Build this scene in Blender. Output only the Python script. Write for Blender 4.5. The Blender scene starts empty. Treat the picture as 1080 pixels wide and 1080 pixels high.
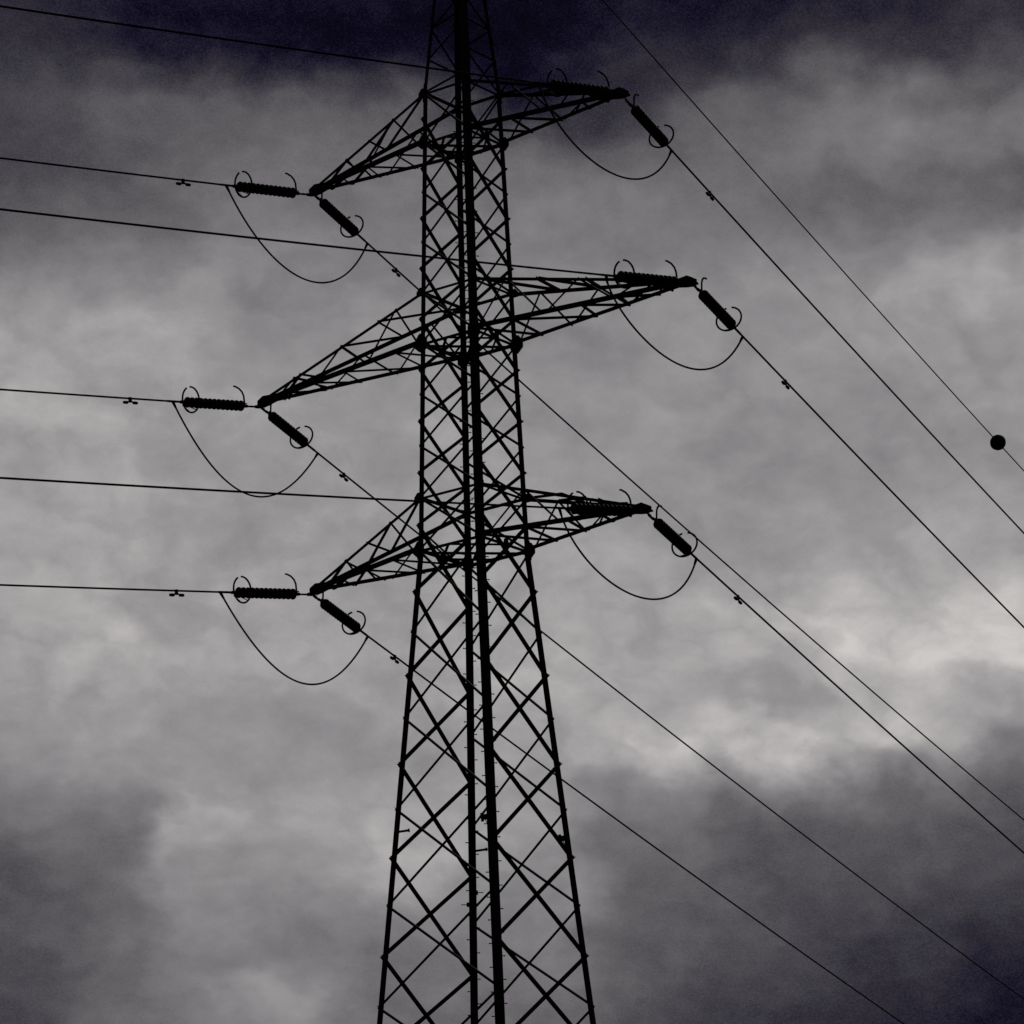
import bpy, math, random
from mathutils import Vector, Matrix

random.seed(7)
scene = bpy.context.scene
COL = scene.collection
R = math.radians

# ------------------------------------------------------------------ camera
EYE = 1.6                                    # eye height above the field
PITCH, ROLL = 0.29281345, -0.02920109
cam_d = bpy.data.cameras.new('camera')
cam_d.sensor_width = 36.0
cam_d.sensor_fit = 'HORIZONTAL'
cam_d.lens = 4539.48 / 1080.0 * 36.0
cam_d.clip_start = 0.5
cam_d.clip_end = 20000.0
cam = bpy.data.objects.new('camera', cam_d)
COL.objects.link(cam)
_r = Vector((1, 0, 0)); _u = Vector((0, -math.sin(PITCH), math.cos(PITCH))); _f = Vector((0, math.cos(PITCH), math.sin(PITCH)))
_c, _s = math.cos(ROLL), math.sin(ROLL)
right = _r * _c + _u * _s
up = _u * _c - _r * _s
m3 = Matrix((right, up, -_f)).transposed()
cam.matrix_world = Matrix.Translation((0, 0, EYE)) @ m3.to_4x4()
scene.camera = cam
scene.render.resolution_x = 1024
scene.render.resolution_y = 1024

# ------------------------------------------------------------------ exposure
vs = scene.view_settings
scene.display_settings.display_device = 'sRGB'
vs.view_transform = 'Standard'
vs.look = 'None'
vs.exposure = 0.0
vs.gamma = 1.0
vs.use_curve_mapping = False

# ------------------------------------------------------------------ sun (hidden behind the cloud, beyond the tower)
SUN_AZ, SUN_EL = R(25), R(34)
sun_d = bpy.data.lights.new('sun', 'SUN')
sun_d.energy = 0.5
sun_d.angle = R(18)
sun_d.color = (1.0, 0.96, 0.9)
sun = bpy.data.objects.new('sun', sun_d)
COL.objects.link(sun)
sd = Vector((math.sin(SUN_AZ) * math.cos(SUN_EL), math.cos(SUN_AZ) * math.cos(SUN_EL), math.sin(SUN_EL)))
sun.rotation_euler = sd.to_track_quat('Z', 'Y').to_euler()
sun.location = sd * 500

# ------------------------------------------------------------------ sky: a heavy storm cloud deck over a thin Nishita sky
world = bpy.data.worlds.new('World')
scene.world = world
world.use_nodes = True
nt = world.node_tree
nt.nodes.clear()
N, LK = nt.nodes, nt.links


def node(kind, **kw):
    n = N.new(kind)
    for k, v in kw.items():
        setattr(n, k, v)
    return n


def setin(n, i, v):
    if v is None:
        return
    if isinstance(v, (int, float, tuple, list)):
        n.inputs[i].default_value = v
    else:
        LK.new(v, n.inputs[i])


def mt(op, a, b=None, c=None, clamp=False):
    n = node('ShaderNodeMath', operation=op, use_clamp=clamp)
    setin(n, 0, a); setin(n, 1, b); setin(n, 2, c)
    return n.outputs[0]


def noise(vec, scale, detail=4.0, rough=0.5, dist=0.0):
    n = node('ShaderNodeTexNoise', noise_dimensions='3D')
    LK.new(vec, n.inputs['Vector'])
    n.inputs['Scale'].default_value = scale
    n.inputs['Detail'].default_value = detail
    n.inputs['Roughness'].default_value = rough
    n.inputs['Distortion'].default_value = dist
    return n.outputs['Fac'] if 'Fac' in n.outputs else n.outputs[0]


tc = node('ShaderNodeTexCoord')
sep = node('ShaderNodeSeparateXYZ')
LK.new(tc.outputs['Generated'], sep.inputs[0])
sx, sy, sz = sep.outputs
AZ = mt('MULTIPLY', mt('ARCTAN2', sx, sy), 57.29578)          # degrees from north, clockwise
EL = mt('MULTIPLY', mt('ARCSINE', sz), 57.29578)               # degrees above the horizon
EL = mt('MULTIPLY_ADD', AZ, 0.028, EL)                         # the cloud deck tilts a little
cmb = node('ShaderNodeCombineXYZ')
LK.new(AZ, cmb.inputs[0]); LK.new(mt('MULTIPLY', EL, 1.35), cmb.inputs[1]); cmb.inputs[2].default_value = 3.7
P = cmb.outputs[0]
# domain warp so that cloud edges billow
w1 = noise(P, 0.75, 5, 0.5)
shift = node('ShaderNodeVectorMath', operation='ADD')
LK.new(P, shift.inputs[0]); shift.inputs[1].default_value = (31.0, 17.0, 5.0)
P2 = shift.outputs[0]
w2 = noise(P2, 0.75, 5, 0.5)
AZw = mt('MULTIPLY_ADD', mt('SUBTRACT', w1, 0.5), 2.4, AZ)
ELw = mt('MULTIPLY_ADD', mt('SUBTRACT', w2, 0.5), 1.4, EL)

# brightness of the cloud deck by elevation, for nine bearings
ROWS = [0, 30, 60, 100, 150, 200, 250, 300, 350, 420, 500, 600, 650, 690, 720, 745, 775, 800, 825, 860, 900, 950, 1000, 1040, 1080]
TAB = {
    0:    [.16, .19, .23, .26, .28, .27, .38, .51, .62, .64, .63, .63, .63, .65, .64, .62, .60, .56, .49, .41, .35, .32, .29, .28, .26],
    135:  [.11, .13, .20, .32, .34, .33, .42, .54, .62, .64, .63, .63, .65, .66, .63, .61, .60, .58, .56, .47, .43, .42, .42, .41, .41],
    200:  [.07, .08, .15, .32, .37, .38, .45, .54, .59, .61, .60, .61, .63, .63, .61, .59, .57, .57, .59, .61, .60, .54, .50, .48, .47],
    300:  [.09, .06, .10, .33, .40, .43, .48, .52, .56, .60, .60, .61, .62, .62, .61, .59, .57, .57, .58, .60, .60, .55, .49, .57, .54],
    405:  [.08, .05, .10, .30, .40, .45, .49, .50, .54, .59, .60, .61, .62, .62, .61, .60, .59, .58, .58, .61, .68, .56, .47, .42, .42],
    560:  [.05, .04, .05, .10, .34, .45, .50, .52, .54, .57, .60, .62, .63, .64, .65, .65, .64, .62, .60, .57, .54, .50, .46, .43, .39],
    675:  [.10, .13, .17, .18, .29, .43, .49, .53, .54, .56, .59, .63, .65, .65, .64, .63, .66, .69, .59, .45, .39, .37, .35, .32, .28],
    800:  [.08, .12, .20, .36, .42, .45, .48, .55, .57, .57, .55, .61, .68, .67, .63, .60, .68, .73, .55, .38, .32, .29, .27, .25, .22],
    920:  [.16, .19, .26, .42, .47, .40, .46, .56, .58, .58, .57, .62, .71, .76, .71, .66, .72, .62, .44, .35, .31, .28, .24, .20, .16],
    1080: [.17, .20, .25, .36, .46, .38, .46, .63, .60, .57, .58, .65, .74, .80, .72, .62, .50, .43, .38, .33, .28, .23, .17, .11, .07],
}
E_LO, E_HI = 16.777 - 560 * 0.01262, 16.777 + 560 * 0.01262
epos = node('ShaderNodeMapRange')
LK.new(ELw, epos.inputs[0])
epos.inputs[1].default_value = E_LO; epos.inputs[2].default_value = E_HI
tE = epos.outputs[0]
prev = None; px_prev = None
for px in sorted(TAB):
    rp = node('ShaderNodeValToRGB')
    rp.color_ramp.interpolation = 'CARDINAL'
    stops = sorted(((16.777 + (540 - y) * 0.01262 - E_LO) / (E_HI - E_LO), v) for y, v in zip(ROWS, TAB[px]))
    el = rp.color_ramp.elements
    while len(el) < len(stops):
        el.new(0.5)
    for e, (pp, v) in zip(el, stops):
        e.position = pp; e.color = (v, v, v, 1)
    LK.new(tE, rp.inputs[0])
    cur = rp.outputs[0]
    if prev is None:
        prev = cur
    else:
        mr = node('ShaderNodeMapRange', interpolation_type='SMOOTHSTEP')
        LK.new(AZw, mr.inputs[0])
        mr.inputs[1].default_value = (px_prev - 540) * 0.01318
        mr.inputs[2].default_value = (px - 540) * 0.01318
        mx = node('ShaderNodeMix', data_type='FLOAT')
        LK.new(mr.outputs[0], mx.inputs[0]); LK.new(prev, mx.inputs[2]); LK.new(cur, mx.inputs[3])
        prev = mx.outputs[0]
    px_prev = px
deck = prev
# billows and wisps: broad, middling and fine
cmb2 = node('ShaderNodeCombineXYZ')
LK.new(AZw, cmb2.inputs[0]); LK.new(mt('MULTIPLY', ELw, 1.5), cmb2.inputs[1]); cmb2.inputs[2].default_value = 9.1
b1 = noise(cmb2.outputs[0], 0.75, 6, 0.5)
b2 = noise(P, 2.4, 6, 0.55)
amp = mt('MULTIPLY_ADD', deck, 0.20, 0.075)
v = mt('MULTIPLY_ADD', mt('SUBTRACT', b1, 0.5), amp, deck)
v = mt('MULTIPLY_ADD', mt('SUBTRACT', b2, 0.5), 0.085, v)
# heaped lobes with darker creases between them, in the brighter cloud
cmb3 = node('ShaderNodeCombineXYZ')
LK.new(mt('MULTIPLY_ADD', AZw, 0.5, mt('MULTIPLY', AZ, 0.5)), cmb3.inputs[0]); LK.new(mt('MULTIPLY', mt('MULTIPLY_ADD', ELw, 0.5, mt('MULTIPLY', EL, 0.5)), 1.5), cmb3.inputs[1]); cmb3.inputs[2].default_value = 21.3
b4 = mt('ABSOLUTE', mt('SUBTRACT', noise(cmb3.outputs[0], 0.8, 5, 0.47), 0.5))
lobe = node('ShaderNodeMapRange', interpolation_type='SMOOTHSTEP')
LK.new(deck, lobe.inputs[0]); lobe.inputs[1].default_value = 0.56; lobe.inputs[2].default_value = 0.74; lobe.inputs[3].default_value = 0.11; lobe.inputs[4].default_value = 0.50
v = mt('MULTIPLY_ADD', mt('SUBTRACT', b4, 0.075), lobe.outputs[0], v)
# the finest mottling of the vapour, strongest where the cloud is thick and dark
b3 = noise(P, 42.0, 1, 0.6)
v = mt('MULTIPLY_ADD', mt('SUBTRACT', b3, 0.5), mt('MAXIMUM', mt('MULTIPLY_ADD', v, -0.34, 0.21), 0.03), v)
# the rest of the sky, away from this side: the same deck, darker overhead and behind
far_n = noise(tc.outputs['Generated'], 3.0, 6, 0.55, 0.3)
rest = mt('MULTIPLY_ADD', mt('SUBTRACT', far_n, 0.5), 0.5, 0.24)
cx = mt('ABSOLUTE', AZ)
ey = mt('ABSOLUTE', mt('SUBTRACT', EL, 16.8))
side = node('ShaderNodeMapRange', interpolation_type='SMOOTHSTEP')
LK.new(mt('MAXIMUM', cx, ey), side.inputs[0]); side.inputs[1].default_value = 9.0; side.inputs[2].default_value = 24.0
mxr = node('ShaderNodeMix', data_type='FLOAT')
LK.new(side.outputs[0], mxr.inputs[0]); LK.new(v, mxr.inputs[2]); LK.new(rest, mxr.inputs[3])
val = mxr.outputs[0]


def s2l(c):
    c /= 255.0
    return c / 12.92 if c <= 0.04045 else ((c + 0.055) / 1.055) ** 2.4


CR = node('ShaderNodeValToRGB')
CR.color_ramp.interpolation = 'LINEAR'
pts = [(0.0, (1, 0, 5)), (0.06, (9, 6, 25)), (0.12, (27, 24, 41)), (0.2, (49, 46, 55)), (0.3, (76, 74, 79)), (0.4, (102, 99, 102)),
       (0.5, (125, 123, 125)), (0.6, (151, 149, 150)), (0.7, (179, 176, 175)), (0.8, (204, 201, 199))]
el = CR.color_ramp.elements
while len(el) < len(pts):
    el.new(0.5)
for e, (pp, c) in zip(el, pts):
    e.position = pp; e.color = tuple(s2l(x) for x in c) + (1,)
LK.new(val, CR.inputs[0])
sky = node('ShaderNodeTexSky', sky_type='NISHITA')
sky.sun_disc = False
sky.sun_elevation = SUN_EL
sky.sun_rotation = SUN_AZ
bg_sky = node('ShaderNodeBackground'); LK.new(sky.outputs[0], bg_sky.inputs[0]); bg_sky.inputs[1].default_value = 0.05
bg_cl = node('ShaderNodeBackground'); LK.new(CR.outputs[0], bg_cl.inputs[0]); bg_cl.inputs[1].default_value = 1.0
mix = node('ShaderNodeMixShader'); mix.inputs[0].default_value = 0.995
LK.new(bg_sky.outputs[0], mix.inputs[1]); LK.new(bg_cl.outputs[0], mix.inputs[2])
wo = node('ShaderNodeOutputWorld')
LK.new(mix.outputs[0], wo.inputs[0])

# ------------------------------------------------------------------ materials


def material(name, base, rough=0.6, metal=0.0, var=0.35, scale=6.0, spec=0.25):
    m = bpy.data.materials.new(name)
    m.use_nodes = True
    t = m.node_tree
    b = t.nodes['Principled BSDF']
    b.inputs['Roughness'].default_value = rough
    b.inputs['Metallic'].default_value = metal
    b.inputs['Specular IOR Level'].default_value = spec
    c = t.nodes.new('ShaderNodeTexCoord')
    n = t.nodes.new('ShaderNodeTexNoise')
    n.inputs['Scale'].default_value = scale
    n.inputs['Detail'].default_value = 6
    t.links.new(c.outputs['Object'], n.inputs['Vector'])
    r = t.nodes.new('ShaderNodeValToRGB')
    lo = tuple(x * (1 - var) for x in base); hi = tuple(min(1, x * (1 + var)) for x in base)
    r.color_ramp.elements[0].position = 0.3; r.color_ramp.elements[0].color = lo + (1,)
    r.color_ramp.elements[1].position = 0.7; r.color_ramp.elements[1].color = hi + (1,)
    t.links.new(n.outputs[0], r.inputs[0])
    t.links.new(r.outputs[0], b.inputs['Base Color'])
    bp = t.nodes.new('ShaderNodeBump'); bp.inputs['Strength'].default_value = 0.15; bp.inputs['Distance'].default_value = 0.01
    t.links.new(n.outputs[0], bp.inputs['Height']); t.links.new(bp.outputs[0], b.inputs['Normal'])
    return m


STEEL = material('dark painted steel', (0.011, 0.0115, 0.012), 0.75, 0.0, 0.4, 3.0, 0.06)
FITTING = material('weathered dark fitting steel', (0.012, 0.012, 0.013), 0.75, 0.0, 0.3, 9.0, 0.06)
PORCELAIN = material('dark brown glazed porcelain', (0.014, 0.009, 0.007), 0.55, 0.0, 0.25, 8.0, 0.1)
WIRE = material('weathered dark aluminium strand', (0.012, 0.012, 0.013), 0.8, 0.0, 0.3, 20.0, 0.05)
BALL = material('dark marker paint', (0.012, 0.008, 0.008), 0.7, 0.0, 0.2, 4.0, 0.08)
GRASS = material('rough field grass', (0.035, 0.045, 0.018), 0.95, 0.0, 0.5, 0.15, 0.1)
CONCRETE = material('footing concrete', (0.28, 0.27, 0.25), 0.9, 0.0, 0.2, 5.0, 0.2)

# ------------------------------------------------------------------ mesh helpers


class MB:
    """Collects polygons and links them as one mesh object."""

    def __init__(self):
        self.v = []; self.f = []

    def _add(self, vs_, fs):
        o = len(self.v)
        self.v += [tuple(x) for x in vs_]
        self.f += [tuple(i + o for i in f) for f in fs]

    def prism(self, a, b, poly, ex, ey):
        """sweep a flat polygon (list of x,y along ex,ey) from a to b"""
        n = len(poly)
        vs_ = [a + ex * x + ey * y for x, y in poly] + [b + ex * x + ey * y for x, y in poly]
        fs = [tuple(range(n))[::-1], tuple(range(n, 2 * n))] + [(i, (i + 1) % n, n + (i + 1) % n, n + i) for i in range(n)]
        self._add(vs_, fs)

    def angle(self, a, b, e1, e2, w1, w2, t):
        """steel angle: the heel runs a to b, flanges lie along e1 and e2"""
        self.prism(a, b, [(0, 0), (w1, 0), (w1, t), (t, t), (t, w2), (0, w2)], e1, e2)

    def box(self, c, ex, ey, ez, sx_, sy_, sz_):
        vs_ = [c + ex * (i * sx_ / 2) + ey * (j * sy_ / 2) + ez * (k * sz_ / 2) for i in (-1, 1) for j in (-1, 1) for k in (-1, 1)]
        self._add(vs_, [(0, 1, 3, 2), (4, 6, 7, 5), (0, 4, 5, 1), (2, 3, 7, 6), (0, 2, 6, 4), (1, 5, 7, 3)])

    def tube(self, pts_, r, n=8, closed=False):
        pts_ = [Vector(p) for p in pts_]
        k = len(pts_)
        rr = r if isinstance(r, (list, tuple)) else [r] * k
        ref = None
        rings = []
        for i, p in enumerate(pts_):
            a = pts_[(i - 1) % k] if (closed or i > 0) else p
            b = pts_[(i + 1) % k] if (closed or i < k - 1) else p
            d = (b - a).normalized()
            if ref is None:
                ref = d.orthogonal().normalized()
            ref = (ref - d * ref.dot(d)).normalized()
            o = d.cross(ref)
            rings.append([p + (ref * math.cos(2 * math.pi * j / n) + o * math.sin(2 * math.pi * j / n)) * rr[i] for j in range(n)])
        vs_ = [x for ring in rings for x in ring]
        fs = []
        for i in range(k if closed else k - 1):
            i2 = (i + 1) % k
            for j in range(n):
                fs.append((i * n + j, i * n + (j + 1) % n, i2 * n + (j + 1) % n, i2 * n + j))
        if not closed:
            fs += [tuple(range(n))[::-1], tuple((k - 1) * n + j for j in range(n))]
        self._add(vs_, fs)

    def lathe(self, prof, origin, axis, n=24):
        """prof: (distance along axis, radius)"""
        ax = axis.normalized(); e = ax.orthogonal().normalized(); o = ax.cross(e)
        vs_ = []
        for d, r in prof:
            for j in range(n):
                a = 2 * math.pi * j / n
                vs_.append(origin + ax * d + (e * math.cos(a) + o * math.sin(a)) * r)
        fs = []
        for i in range(len(prof) - 1):
            for j in range(n):
                fs.append((i * n + j, i * n + (j + 1) % n, (i + 1) * n + (j + 1) % n, (i + 1) * n + j))
        fs += [tuple(range(n))[::-1], tuple((len(prof) - 1) * n + j for j in range(n))]
        self._add(vs_, fs)

    def plate(self, c, poly, ex, ey, nrm, t):
        self.prism(c - nrm * (t / 2), c + nrm * (t / 2), poly, ex, ey)

    def build(self, name, mat, parent=None, origin=None, smooth=False):
        o = Vector(origin) if origin is not None else Vector((0, 0, 0))
        me = bpy.data.meshes.new(name)
        me.from_pydata([tuple(Vector(x) - o) for x in self.v], [], self.f)
        me.materials.append(mat)
        if smooth:
            for p in me.polygons:
                p.use_smooth = True
        me.update()
        ob = bpy.data.objects.new(name, me)
        COL.objects.link(ob)
        if parent is not None:
            ob.parent = parent
        else:
            ob.location = o
        return ob


def tag(o, label=None, cat=None, group=None, kind=None):
    if label: o['label'] = label
    if cat: o['category'] = cat
    if group: o['group'] = group
    if kind: o['kind'] = kind
    return o


def empty(name, loc):
    o = bpy.data.objects.new(name, None)
    COL.objects.link(o)
    o.location = loc
    o.empty_display_size = 0.5
    return o


def clone(o, parent=None, deep=True):
    c = o.copy()
    COL.objects.link(c)
    if parent is not None:
        c.parent = parent
    if deep:
        for ch in list(o.children):
            clone(ch, c)
    return c


Z3 = Vector((0, 0, 1))

# ------------------------------------------------------------------ ground
g = MB()
NG, SZ = 60, 9000.0
gv = []
for i in range(NG + 1):
    for j in range(NG + 1):
        u = (i / NG * 2 - 1); w = (j / NG * 2 - 1)
        x = SZ * u * abs(u) ** 1.5; y = SZ * w * abs(w) ** 1.5
        d = math.hypot(x, y - 60)
        h = 0.0 if d < 140 else (math.sin(x * 0.004) + math.cos(y * 0.0033)) * min(2.0, (d - 140) * 0.004)
        gv.append((x, y, h))
g.v = gv
g.f = [(i * (NG + 1) + j, (i + 1) * (NG + 1) + j, (i + 1) * (NG + 1) + j + 1, i * (NG + 1) + j + 1) for i in range(NG) for j in range(NG)]
tag(g.build('ground', GRASS, smooth=True), kind='structure')

# ------------------------------------------------------------------ the tower: geometry
H0 = 0.75                                     # half a lacing panel of the shaft
DIST, X0, TAZ = 113.53713, -1.06744, -0.131004
ZW = 33.16936 + EYE                           # the waist, at the lowest crossarms
RW, RT, DR = 1.535, 1.155, 0.1068       # half diagonals
HL, HG = 1.146724, 0.0266817
AXIS = Vector((X0, DIST, 0))
LEFT, NEAR, RIGHT, FAR = 0, 1, 2, 3
ANG = [TAZ - math.pi / 2, TAZ + math.pi, TAZ + math.pi / 2, TAZ]
PEAK = [1.02, 0.93, 0.9, 0.9, 0.9, 0.9, 0.9, 0.9, 0.8]


def zof(k):
    if k > 18:
        return ZW + 18 * H0 + sum(PEAK[:k - 18])
    if k >= 0:
        return ZW + k * H0
    n = -k
    return ZW - (HL * n + HG * n * (n - 1) / 2)


def rof(z):
    d = z - ZW
    top = 18 * H0
    if d > top:
        r18 = RW + (RT - RW) * 18 / 16
        return max(0.1, r18 - (d - top) * 0.1195)
    if d >= 0:
        return RW + (RT - RW) * d / (16 * H0)
    return RW - DR * d


def corner(leg, z):
    r = rof(z)
    return Vector((X0 + r * math.sin(ANG[leg]), DIST + r * math.cos(ANG[leg]), z))


def node_at(leg, k):
    return corner(leg, zof(k))


def out_dir(leg):
    return Vector((math.sin(ANG[leg]), math.cos(ANG[leg]), 0))


VIEW = (Vector((X0, DIST, ZW)) - Vector((0, 0, EYE))).normalized()
TO = Vector((X0, DIST, 0))                    # origin of the tower's empty
tower = tag(empty('transmission_tower', TO), 'tall black steel lattice transmission tower with three tiers of crossarms standing against stormy clouds', 'transmission tower')

K_BOT = -11                                   # the lowest panel point inside the picture
K_GROUND = -20
while zof(K_GROUND) > 1.4:
    K_GROUND -= 1
K_TOP = 18 + 9


def horiz(a, b):
    d = b - a
    d.z = 0
    return d.normalized()


# legs: angles with the heel outwards, heavier lower down; panel bolts stand proud
SECT = {LEFT: (.18, .155, .13), NEAR: (.19, .188, .17), RIGHT: (.185, .158, .135), FAR: (.15, .132, .112)}
legs = {}
for lg in range(4):
    b = MB()
    n1 = horiz(corner(lg, ZW), corner((lg + 1) % 4, ZW)); n2 = horiz(corner(lg, ZW), corner((lg - 1) % 4, ZW))
    brk = [(0.25, zof(0), SECT[lg][0]), (zof(0), zof(8), SECT[lg][1]), (zof(8), zof(18), (SECT[lg][1] + SECT[lg][2]) / 2), (zof(18), zof(K_TOP), SECT[lg][2] * (.8 if lg in (LEFT, RIGHT) else 1.15))]
    for i, (za, zb, w) in enumerate(brk):
        b.angle(corner(lg, za), corner(lg, zb), n1, n2, w, w, 0.018)
        if i < 3:      # splice plates with bolts over the joint
            c0, c1 = corner(lg, zb - .28), corner(lg, zb + .28)
            o = -out_dir(lg) * -0.004
            b.angle(c0 + o, c1 + o, n1, n2, w * .9, w * .9, -0.012)
    od = out_dir(lg)
    for k in range(K_BOT, 18):
        if k % 2 or lg == FAR:
            p = node_at(lg, k) + od * 0.012
            b.box(p, od, Z3, od.cross(Z3), 0.055, 0.028, 0.045)
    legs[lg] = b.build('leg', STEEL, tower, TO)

# step bolts up the near and the far leg, staggered left and right
for lg in (NEAR, FAR):
    n1 = horiz(corner(lg, ZW), corner((lg + 1) % 4, ZW)); n2 = horiz(corner(lg, ZW), corner((lg - 1) % 4, ZW))
    od = out_dir(lg)
    z = zof(K_BOT); i = 0
    sec = SECT[lg]
    rest_b = MB()
    while z < zof(18):
        w = sec[0] if z < ZW else sec[1]
        e, other = (n1, n2) if i % 2 else (n2, n1)
        p = corner(lg, z) + e * w
        d = (e - other * 0.6).normalized()
        b = MB() if i < 48 else rest_b
        b.tube([p - d * .03, p + d * 0.056], 0.013, 6)
        b.tube([p + d * 0.056, p + d * 0.074], 0.02, 6)
        if i < 48:
            b.build('step_bolt', STEEL, legs[lg], TO)
        z += 0.335 + random.uniform(-.03, .03); i += 1
    tag(rest_b.build('upper_step_bolt', STEEL, legs[lg], TO), kind='stuff')


def brace(name, a, b, nrm, w, inside, overlap, t=0.008, parent=None, mb=None):
    """an angle bolted to a lattice face; nrm is the face's outward normal"""
    d = (b - a).normalized()
    e1 = nrm.cross(d).normalized()
    side = VIEW.cross(d).normalized()
    s1, s2 = e1.dot(side), (-nrm if inside else nrm).dot(side)
    if (s1 * s2 > 0) != overlap:
        e1 = -e1
    off = nrm * (0.012 if not inside else -0.03)
    m = mb or MB()
    m.angle(a - e1 * w * .4 + off, b - e1 * w * .4 + off, e1, -nrm if inside else nrm, w, w * (1.0 if inside else .95), t)
    if mb is None:
        return m.build(name, STEEL, parent or tower, TO)


def face_normal(l1, l2):
    n = (out_dir(l1) + out_dir(l2))
    return n.normalized()


ARM_FACES = [(LEFT, FAR), (RIGHT, NEAR)]      # the faces that carry the crossarms
SIDE_FACES = [(LEFT, NEAR), (RIGHT, FAR)]
hidden = MB()
for faces, par in ((ARM_FACES, 1), (SIDE_FACES, 0)):
    for l1, l2 in faces:
        nrm = face_normal(l1, l2)
        far_side = FAR in (l1, l2)
        ks = [k for k in range(K_GROUND, 19) if k % 2 == par]
        for k0, k1 in zip(ks[:-1], ks[1:]):
            if k1 <= 1:
                w = 0.086 if par else 0.074
                name = 'leg_brace'
            else:
                w = 0.075 if par else 0.07
                name = 'shaft_brace'
            for (a, b2, ins) in ((l1, l2, True), (l2, l1, False)):
                pa, pb = node_at(a, k0), node_at(b2, k1)
                if k1 < K_BOT + 1:
                    brace(name, pa, pb, nrm, w, ins, not (par == 1), mb=hidden)
                else:
                    brace(name, pa, pb, nrm, w, ins, not (par == 1))
        # earth-wire peak: one zigzag on each face
        for k in range(18 if par else 18, K_TOP - 1):
            a, b2 = (l1, l2) if (k % 2 == 0) else (l2, l1)
            if par == 0 and k == 18:
                brace('peak_brace', node_at(l1, 19), node_at(l2, 18), nrm, .06, True, True)
                brace('peak_brace', node_at(l1, 19), node_at(l2, 20), nrm, .06, True, True)
                continue
            if par == 0 and k == 19:
                continue
            brace('peak_brace', node_at(a, k), node_at(b2, k + 1), nrm, .06, True, True)
tag(hidden.build('lower_leg_brace', STEEL, tower, TO), kind='stuff')

# level frames at the crossarms
for base in (0, 8, 16):
    z = zof(base)
    for l1, l2 in ARM_FACES + SIDE_FACES:
        nrm = face_normal(l1, l2)
        a, b2 = corner(l1, z), corner(l2, z)
        m = MB(); m.angle(a - nrm * .03, b2 - nrm * .03, -Z3, -nrm, .085, .085, .009); m.build('frame_beam', STEEL, tower, TO)
        zu = zof(base + 2)
        a, b2 = corner(l1, zu), corner(l2, zu)
        m = MB(); m.angle(a - nrm * .03, b2 - nrm * .03, -Z3, -nrm, .072, .072, .008); m.build('frame_beam', STEEL, tower, TO)
    # plan bracing
    for l1, l2 in ((LEFT, RIGHT), (NEAR, FAR)):
        a, b2 = corner(l1, z - .07 - (.05 if l1 == NEAR else 0)), corner(l2, z - .07 - (.05 if l1 == NEAR else 0))
        e = (b2 - a).normalized().cross(Z3)
        m = MB(); m.angle(a, b2, -Z3, e, .06, .06, .007); m.build('plan_brace', STEEL, tower, TO)
    mids = {f: (corner(f[0], z) + corner(f[1], z)) / 2 for f in ARM_FACES + SIDE_FACES}
    for fa in ARM_FACES:
        for fb in SIDE_FACES:
            a, b2 = mids[fa] - Z3 * .03, mids[fb] - Z3 * .03
            e = (b2 - a).normalized().cross(Z3)
            m = MB(); m.angle(a, b2, -Z3, e, .06, .06, .007); m.build('plan_brace', STEEL, tower, TO)
    # gusset plates
    for lg in range(4):
        for s in (1, -1):
            l2 = (lg + s) % 4
            ex = horiz(corner(lg, z), corner(l2, z))
            nrm = face_normal(lg, l2)
            arm = tuple(sorted((lg, l2))) in [tuple(sorted(f)) for f in ARM_FACES]
            q = {0: .23, 8: .27, 16: .21}[base]
            m = MB()
            poly = [(-.05, -q), (-.05, q), (q * .5, q * .75), (q * .95, .05), (q * .95, -q * .35), (q * .45, -q * .9)] if arm else \
                   [(-q * .8, -q * .45), (-q * .8, q * .2), (-q * .25, q * .95), (q * .2, q * .95), (q * .85, q * .3), (q * .85, -q * .4), (q * .25, -q), (-q * .2, -q)]
            m.plate(corner(lg, z) + nrm * .008, poly, ex, Z3, nrm, .012)
            m.build('gusset_plate', STEEL, tower, TO)
            q2 = .14
            m = MB()
            poly = [(-.04, -q2 * .8), (-.04, q2 * .8), (q2 * .5, q2 * .8), (q2 * 1.1, 0), (q2 * .5, -q2 * .8)] if arm else \
                   [(-q2 * 1.2, -q2 * .9), (-q2 * 1.2, q2 * .1), (-q2 * .4, q2), (q2 * .5, q2 * .9), (q2 * 1.1, 0), (q2 * .5, -q2 * .9)]
            m.plate(corner(lg, zof(base + 2)) + nrm * .008, poly, ex, Z3, nrm, .012)
            m.build('gusset_plate', STEEL, tower, TO)
    for f in ARM_FACES:
        ex = horiz(corner(f[0], z), corner(f[1], z)); nrm = face_normal(*f)
        m = MB(); m.plate(mids[f] + nrm * .03, [(-.13, -.05), (-.08, .1), (.08, .1), (.13, -.05), (.06, -.12), (-.06, -.12)], ex, Z3, nrm, .012)
        m.build('gusset_plate', STEEL, tower, TO)

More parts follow.
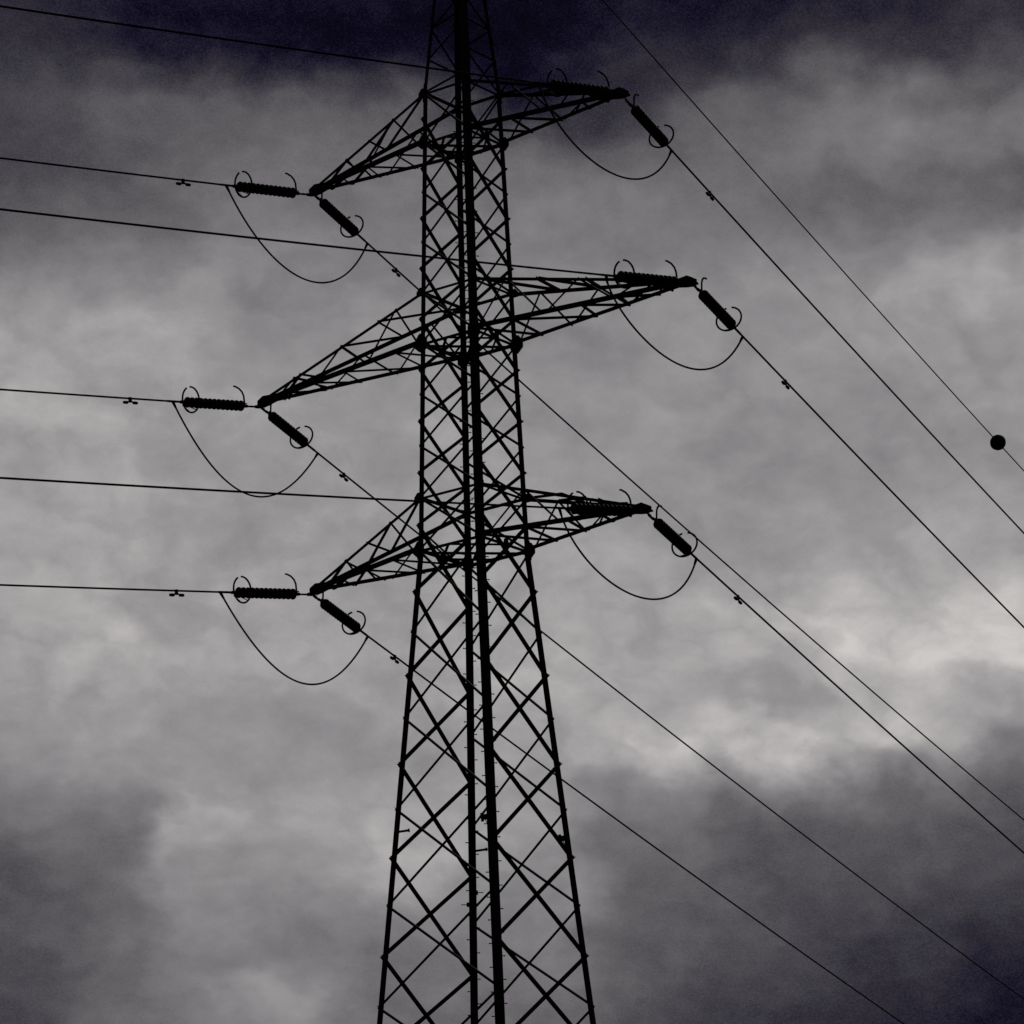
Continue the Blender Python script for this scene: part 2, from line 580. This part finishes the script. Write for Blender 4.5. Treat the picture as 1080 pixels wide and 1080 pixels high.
# peak cap plate and the small brackets on the legs (sign and climbing guard holders)
m = MB()
zt = zof(K_TOP)
m.box(Vector((X0, DIST, zt)), Vector((1, 0, 0)), Vector((0, 1, 0)), Z3, .34, .34, .03)
m.box(Vector((X0, DIST, zt - .12)), Vector((1, 0, 0)), Vector((0, 1, 0)), Z3, .05, .2, .22)
m.build('peak_cap', STEEL, tower, TO)
ZB = zof(-6) - .52
for lg, dz in ((LEFT, -.12), (FAR, -.12), (NEAR, -.22), (RIGHT, -.27)):
    p = corner(lg, ZB + dz)
    n1 = horiz(corner(lg, ZW), corner((lg + 1) % 4, ZW)); n2 = horiz(corner(lg, ZW), corner((lg - 1) % 4, ZW))
    xr = Vector((1, 0, .12)).normalized()
    m = MB()
    if lg in (LEFT, FAR):
        q = p + Vector((.1, 0, 0))
        m.box(q + xr * .15, xr, xr.cross(Z3).normalized(), xr.cross(xr.cross(Z3)).normalized(), .34, .09, .045)
        m.box(q + xr * .31, xr, xr.cross(Z3).normalized(), xr.cross(xr.cross(Z3)).normalized(), .05, .13, .07)
    else:
        xl = Vector((-1, 0, -.1)).normalized()
        q = p + xl * .15
        m.box(q, xl, xl.cross(Z3).normalized(), xl.cross(xl.cross(Z3)).normalized(), .24, .08, .14)
        m.box(q + xl * .12, xl, xl.cross(Z3).normalized(), xl.cross(xl.cross(Z3)).normalized(), .08, .1, .22)
        m.tube([q + xl * .05 - Z3 * .05, q - Z3 * .2 - xl * .02, q - xl * .1 - Z3 * .2], .011, 6)
    m.build('sign_bracket', STEEL, tower, TO)
for dx, dz in ((.14, -.48), (-.14, -.80)):
    zc = zof(-7) + dz
    p = corner(FAR, zc)
    m = MB()
    m.box(p + Vector((dx * .55, -.02, 0)), Vector((1, 0, 0)), Vector((0, 1, 0)), Z3, .16, .1, .11)
    m.tube([p + Vector((dx * .9, -.02, 0)), p + Vector((dx * 2.2, -.02, 0))], .012, 6)
    m.build('cable_clamp', STEEL, tower, TO)

# concrete footings
for lg in range(4):
    c = corner(lg, 0)
    m = MB(); m.lathe([(-.6, .55), (.22, .5), (.3, .42)], c, Z3, 20)
    m.build('footing', CONCRETE, tower, TO)

# ------------------------------------------------------------------ crossarms
ARM_L = {('T', 0): 5.6144, ('M', 0): 7.6889, ('B', 0): 5.8167, ('T', 1): 5.6938, ('M', 1): 7.6988, ('B', 1): 5.9108}
BASE = {'T': 16, 'M': 8, 'B': 0}
ARM_AZ = [TAZ - math.pi / 4, TAZ + 3 * math.pi / 4]
LONG = dict(bottom=[(.84, 1.0), (.84, .81), (.525, .81), (.525, .49), (.34, .49), (.34, .31), (.17, .31), (.17, .12)],
            top=[(.73, 1.0), (.73, .70), (.5, .69), (.5, .47), (.24, .26), (.24, .12)],
            sides=[(.84, .98), (.84, .67), (.5, .66), (.5, .34), (.2, .34), (.2, .1)])
SHORT = dict(bottom=[(.75, 1.0), (.75, .71), (.5, .70), (.5, .45), (.48, .25), (.27, .24), (.27, .1)],
             top=[(1.0, .49), (.5, .49), (.29, .27), (.72, .34), (.29, .09)],
             sides=[(.72, .95), (.72, .50), (.3, .4), (.3, .12)])
ARM_WORD = {'T': 'top', 'M': 'middle', 'B': 'bottom'}
SIDE_WORD = {0: 'left', 1: 'right'}


def arm_tip(key):
    a = ARM_AZ[key[1]]
    L = ARM_L[key]
    return Vector((X0 + L * math.sin(a), DIST + L * math.cos(a), zof(BASE[key[0]]) - .055))


for key in ARM_L:
    lv, sd_ = key
    A, B = ((LEFT, FAR), (RIGHT, NEAR))[sd_]
    tip = arm_tip(key)
    k = BASE[lv]
    ad = Vector((math.sin(ARM_AZ[sd_]), math.cos(ARM_AZ[sd_]), 0))
    lat = horiz(corner(B, zof(k)), corner(A, zof(k)))
    spec = LONG if lv == 'M' else SHORT
    arm = tag(empty('crossarm', TO), '%s crossarm on the %s side' % (ARM_WORD[lv], SIDE_WORD[sd_]))
    arm.parent = tower
    arm.location = Vector((0, 0, 0))
    tb = tip - ad * .1
    ends = {'Al': (tb + lat * .07, node_at(A, k)), 'Bl': (tb - lat * .07, node_at(B, k)),
            'Au': (tb + lat * .06 + Z3 * .11, node_at(A, k + 2)), 'Bu': (tb - lat * .06 + Z3 * .11, node_at(B, k + 2))}
    for nm, (p, q) in ends.items():
        d = (q - p).normalized()
        s = lat if nm[0] == 'A' else -lat
        inn = (-s - d * (-s).dot(d)).normalized()
        upv = d.cross(inn)
        if upv.z < 0: upv = -upv
        w = .112 if nm[1] == 'l' else .09
        if nm[1] == 'u': upv = -upv
        m = MB(); m.angle(p, q, inn, upv, w, w, .01)
        m.build('arm_chord', STEEL, arm, TO)

    def on(nm, f):
        p, q = ends[nm]
        return p + (q - p) * f

    lace = [('Al', 'Bl', x, y) for x, y in spec['bottom']] + [('Au', 'Bu', x, y) for x, y in spec['top']]
    lace += [('Au', 'Al', x, y) for x, y in spec['sides']] + [('Bu', 'Bl', x, y) for x, y in spec['sides']]
    for n1, n2, x, y in lace:
        a, b2 = on(n1, x), on(n2, y)
        d = (b2 - a).normalized()
        e1 = d.cross(ad).normalized() if abs(d.dot(ad)) < .98 else d.orthogonal().normalized()
        e2 = d.cross(e1)
        w = .07 if (n1, n2) == ('Au', 'Bu') else .06
        m = MB(); m.angle(a - e1 * w * .4, b2 - e1 * w * .4, e1, e2, w, w, .007)
        m.build('lacing_bar', STEEL, arm, TO)
    # head of the arm: two cheek plates, a hanger plate and bolts
    m = MB()
    for s in (1, -1):
        m.plate(tip - ad * .16 + lat * (.085 * s) + Z3 * .05, [(-.34, -.07), (-.34, .12), (.02, .15), (.22, .04), (.22, -.08), (.1, -.15), (-.1, -.12)], ad, Z3, lat, .014)
        for bx, bz in ((-.2, .04), (-.05, .06), (.1, 0), (.02, -.09)):
            c = tip - ad * .16 + lat * (.085 * s) + ad * bx + Z3 * (.05 + bz)
            m.tube([c, c + lat * (.045 * s)], .02, 6)
    m.plate(tip - ad * .05 - Z3 * .05, [(-.22, -.13), (.14, -.13), (.2, .0), (.14, .13), (-.22, .13)], ad, lat, Z3, .02)
    m.build('tip_plate', STEEL, arm, TO)

# ------------------------------------------------------------------ conductors
AZ_R, C_R, EZ = 0.41724353, 0.00023252375, 54.858034
AZ_L, C_L = 3.97496312, 0.00032331832
SPAN_R = {'T1': [-0.10754, -0.1711], 'M1': [-0.10829, -0.0672], 'B1': [-0.11089, -0.1302], 'T0': [-0.10484, -0.0062], 'M0': [-0.10822, -0.0854], 'B0': [-0.11007, -0.0986], 'E1': [-0.11071, -0.0]}
SPAN_L = {'T1': [-0.14924, -0.0354], 'T0': [-0.14004, -0.0698], 'M1': [-0.1451, -0.0509], 'M0': [-0.14502, -0.0829], 'B1': [-0.14734, -0.0744], 'B0': [-0.14474, -0.0806]}
JUMP = {'T0': [0.317, 2.558, 0.241, 2.641, 0.035, 0.07, 3.19, 3.6], 'M0': [0.335, 2.664, 0.327, 2.715, 0.041, -0.031, 3.21, 3.63], 'B0': [0.355, 2.527, 0.308, 2.722, 0.067, -0.005, 3.34, 3.48],
        'T1': [0.164, 1.724, 0.224, 2.448, -0.061, -0.019, 3.25, 3.3], 'M1': [0.025, 0.953, 0.277, 2.934, -0.078, -0.308, 3.22, 3.59], 'B1': [0.125, 1.66, 0.208, 2.729, -0.113, 0.001, 3.22, 3.41]}
DAMP_R = {'T1': 6.16, 'M1': 6.83, 'B1': 6.46, 'T0': 5.54, 'M0': 5.34, 'B0': 5.24}
DAMP_L = {'T0': 4.74, 'M0': 4.72, 'B0': 4.87, 'T1': 5.0, 'M1': 4.9, 'B1': 4.9}


def span(right_going, ky):
    """point on a conductor t metres out from its crossarm"""
    az, c = (AZ_R, C_R) if right_going else (AZ_L, C_L)
    s, dz = (SPAN_R if right_going else SPAN_L)[ky]
    if ky[0] == 'E':
        p0 = Vector((X0, DIST, EZ + EYE))
    else:
        key = (ky[0], int(ky[1]))
        p0 = arm_tip(key)
        p0.z = zof(BASE[ky[0]]) - .06 + dz
    h = Vector((math.sin(az), math.cos(az), 0))
    return lambda t: p0 + h * t + Z3 * (s * t + c * t * t)


def ts(t0, t1):
    out = [t0]; t = t0; st = .5
    while t < t1:
        t += st; st = min(6.0, st * 1.15); out.append(min(t, t1))
    return out


# one insulator string, drawn along its own x axis from the arm tip outwards
def make_string():
    X, Y, Z = Vector((1, 0, 0)), Vector((0, 1, 0)), Vector((0, 0, 1))
    O = Vector((0, 0, 0))
    root = empty('insulator_string', O)
    m = MB()
    m.tube([O, X * .34], .028, 8)
    m.box(X * .12, X, Y, Z, .2, .035, .085)
    m.box(X * .36, X, Y, Z, .16, .085, .035)
    m.tube([X * .34, X * .66], .024, 8)
    m.box(X * .55, X, Y, Z, .09, .075, .075)
    m.build('shackle_link', FITTING, root)
    first = None
    for i in range(13):
        x = .66 + i * .163
        if first is None:
            m = MB()
            m.lathe([(0, .03), (.0, .05), (.045, .055), (.05, .08), (.052, .13), (.068, .153), (.1, .157), (.124, .14), (.13, .1), (.118, .08), (.124, .055), (.14, .04), (.163, .04)], O, X, 24)
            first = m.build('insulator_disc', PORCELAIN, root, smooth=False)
            first.location = X * x
        else:
            c = clone(first, root)
            c.location = X * x
    # horn at the tower end
    m = MB()
    m.tube([X * .60, X * .60 + Z * .12, X * .595 + Z * .3, X * .64 + Z * .42, X * .73 + Z * .51, X * .87 + Z * .57, X * .93 + Z * .575], .0265, 8)
    m.tube([X * .52 + Z * .075, X * .64 + Z * .075], .02, 8)
    m.build('arcing_horn', FITTING, root)
    # open ring at the line end
    m = MB()
    pts_ = []
    cx_, cz_, rr = 2.57, .085, .365
    for i in range(41):
        a = R(90 + 12) + (2 * math.pi - R(26)) * i / 40
        tilt = .05 * math.sin(a)
        pts_.append(X * (cx_ + tilt) + Y * (rr * math.cos(a)) + Z * (cz_ + rr * math.sin(a)))
    m.tube(pts_, .0265, 8)
    m.tube([pts_[0] + Z * .0, pts_[0] + Y * .01], .022, 8)
    for s in (1, -1):
        a = R(270) + s * R(22)
        e = X * (cx_ - .047) + Y * (rr * math.cos(a)) + Z * (cz_ + rr * math.sin(a))
        m.tube([X * 2.86 + Y * (.03 * s), X * 2.84 + Z * -.09 + Y * (.06 * s), e], .0135, 8)
    m.build('arcing_ring', FITTING, root)
    # dead-end clamp
    m = MB()
    m.tube([X * 2.77, X * 2.92], .028, 8)
    m.box(X * 2.9, X, Y, Z, .12, .08, .08)
    m.tube([X * 2.94, X * 3.0, X * 3.42, X * 3.5], [.024, .034, .034, .024], 8)
    m.build('tension_clamp', FITTING, root)
    return root


proto = make_string()
used = False


def damper_mesh():
    X, Z = Vector((1, 0, 0)), Z3
    root = empty('vibration_damper', Vector((0, 0, 0)))
    m = MB()
    m.box(Z * -.04, X, Vector((0, 1, 0)), Z, .08, .06, .15)
    m.build('clamp', FITTING, root)
    m = MB(); m.tube([X * -.2 + Z * -.12, X * -.1 + Z * -.1, Z * -.095, X * .1 + Z * -.1, X * .2 + Z * -.12], .025, 6)
    m.build('messenger_cable', FITTING, root)
    first = None
    for s in (1, -1):
        m = MB()
        m.lathe([(0, .022), (.015, .042), (.06, .046), (.15, .042), (.175, .02)], X * (.085 * s) + Z * -.122, X * s, 16)
        m.build('weight', FITTING, root)
    return root


dproto = damper_mesh()
dused = False
DIRW = {False: 'reaching toward the left edge of the photo', True: 'slanting down to the lower right'}
for going in (False, True):
    for ky in ('T0', 'T1', 'M0', 'M1', 'B0', 'B1'):
        key = (ky[0], int(ky[1]))
        f = span(going, ky)
        a, b2 = f(0.0), f(3.3)
        x = (b2 - a).normalized()
        y = Z3.cross(x).normalized()
        z = x.cross(y)
        mat = Matrix((x, y, z)).transposed()
        if used:
            st = clone(proto)
        else:
            st = proto; used = True
        st.location = a
        st.rotation_euler = mat.to_euler()
        where = '%s %s crossarm' % (ARM_WORD[ky[0]], SIDE_WORD[key[1]])
        tag(st, 'ribbed dark insulator string at the tip of the %s, %s' % (where, 'pointing left' if not going else 'slanting down right'), 'insulator', 'insulator strings on the crossarm tips')
        # the conductor
        m = MB()
        m.tube([f(t) for t in ts(3.2, 449.0 if not going else 465.0)], .0285, 8)
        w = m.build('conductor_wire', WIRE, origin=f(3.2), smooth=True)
        tag(w, 'black power line from the %s, %s' % (where, DIRW[going]), 'power line', 'conductors strung from the tower')
        # the damper under it (none in sight on the wires that leave the right-hand arms to the left)
        if not going and key[1] == 1:
            continue
        td = (DAMP_R if going else DAMP_L)[ky]
        a, b2 = f(td - .3), f(td + .3)
        x = (b2 - a).normalized(); y = Z3.cross(x).normalized(); z = x.cross(y)
        if dused:
            dp = clone(dproto)
        else:
            dp = dproto; dused = True
        dp.location = f(td)
        dp.rotation_euler = Matrix((x, y, z)).transposed().to_euler()
        tag(dp, 'small two-weight damper under the %s power line of the %s' % ('left-going' if not going else 'right-slanting', where), 'vibration damper', 'vibration dampers clamped under the wires')

# jumper loops
for ky, (al, dl, ar, dr, o1, o2, ta, tb_) in JUMP.items():
    A = span(False, ky)(ta); B = span(True, ky)(tb_)
    c = B - A
    n = c.cross(Z3).normalized()
    H1 = A + c * al - Z3 * dl + n * o1
    H2 = B - c * ar - Z3 * dr + n * o2
    pts_ = []
    for i in range(49):
        t = i / 48
        pts_.append(A * (1 - t) ** 3 + H1 * (3 * t * (1 - t) ** 2) + H2 * (3 * t * t * (1 - t)) + B * t ** 3)
    root = empty('jumper_loop', A)
    m = MB(); m.tube(pts_, .0265, 8); m.build('jumper_wire', WIRE, root, A, smooth=True)
    for p, q in ((pts_[0], pts_[2]), (pts_[-1], pts_[-3])):
        d = (q - p).normalized()
        m = MB(); m.tube([p + d * .0, p + d * .22], [.046, .03], 8)
        m.build('lug', FITTING, root, A)
    tag(root, 'thin black jumper wire looping below the tip of the %s %s crossarm' % (ARM_WORD[ky[0]], SIDE_WORD[int(ky[1])]), 'jumper wire', 'jumper loops under the crossarm tips')

# earth wire and its marker ball
f = span(True, 'E1')
m = MB(); m.tube([f(t) for t in ts(0.0, 465.0)], [.0225] * len(ts(0.0, 465.0)), 8)
tag(m.build('earth_wire', WIRE, origin=f(0), smooth=True), 'thinnest wire high on the right, carrying a round black ball', 'earth wire')
TB = 49.08
c = f(TB)
ax = (f(TB + .5) - f(TB - .5)).normalized()
root = empty('marker_ball', c)
m = MB()
RB = .305
m.lathe([(-RB * math.cos(math.pi * i / 24), max(.02, RB * math.sin(math.pi * i / 24))) for i in range(25)], c, ax, 32)
m.build('shell', BALL, root, c, smooth=True)
m = MB()
m.tube([c + (ax.orthogonal().normalized() * math.cos(a) + ax.cross(ax.orthogonal().normalized()) * math.sin(a)) * (RB + .002) for a in [2 * math.pi * i / 32 for i in range(32)]], .008, 6, closed=True)
m.build('seam_flange', BALL, root, c)
for s in (1, -1):
    m = MB(); m.tube([c + ax * (s * (RB - .02)), c + ax * (s * (RB + .07))], .03, 8); m.build('wire_clamp', FITTING, root, c)
tag(root, 'round black aerial marker ball hanging on the thin wire near the right edge', 'marker ball')
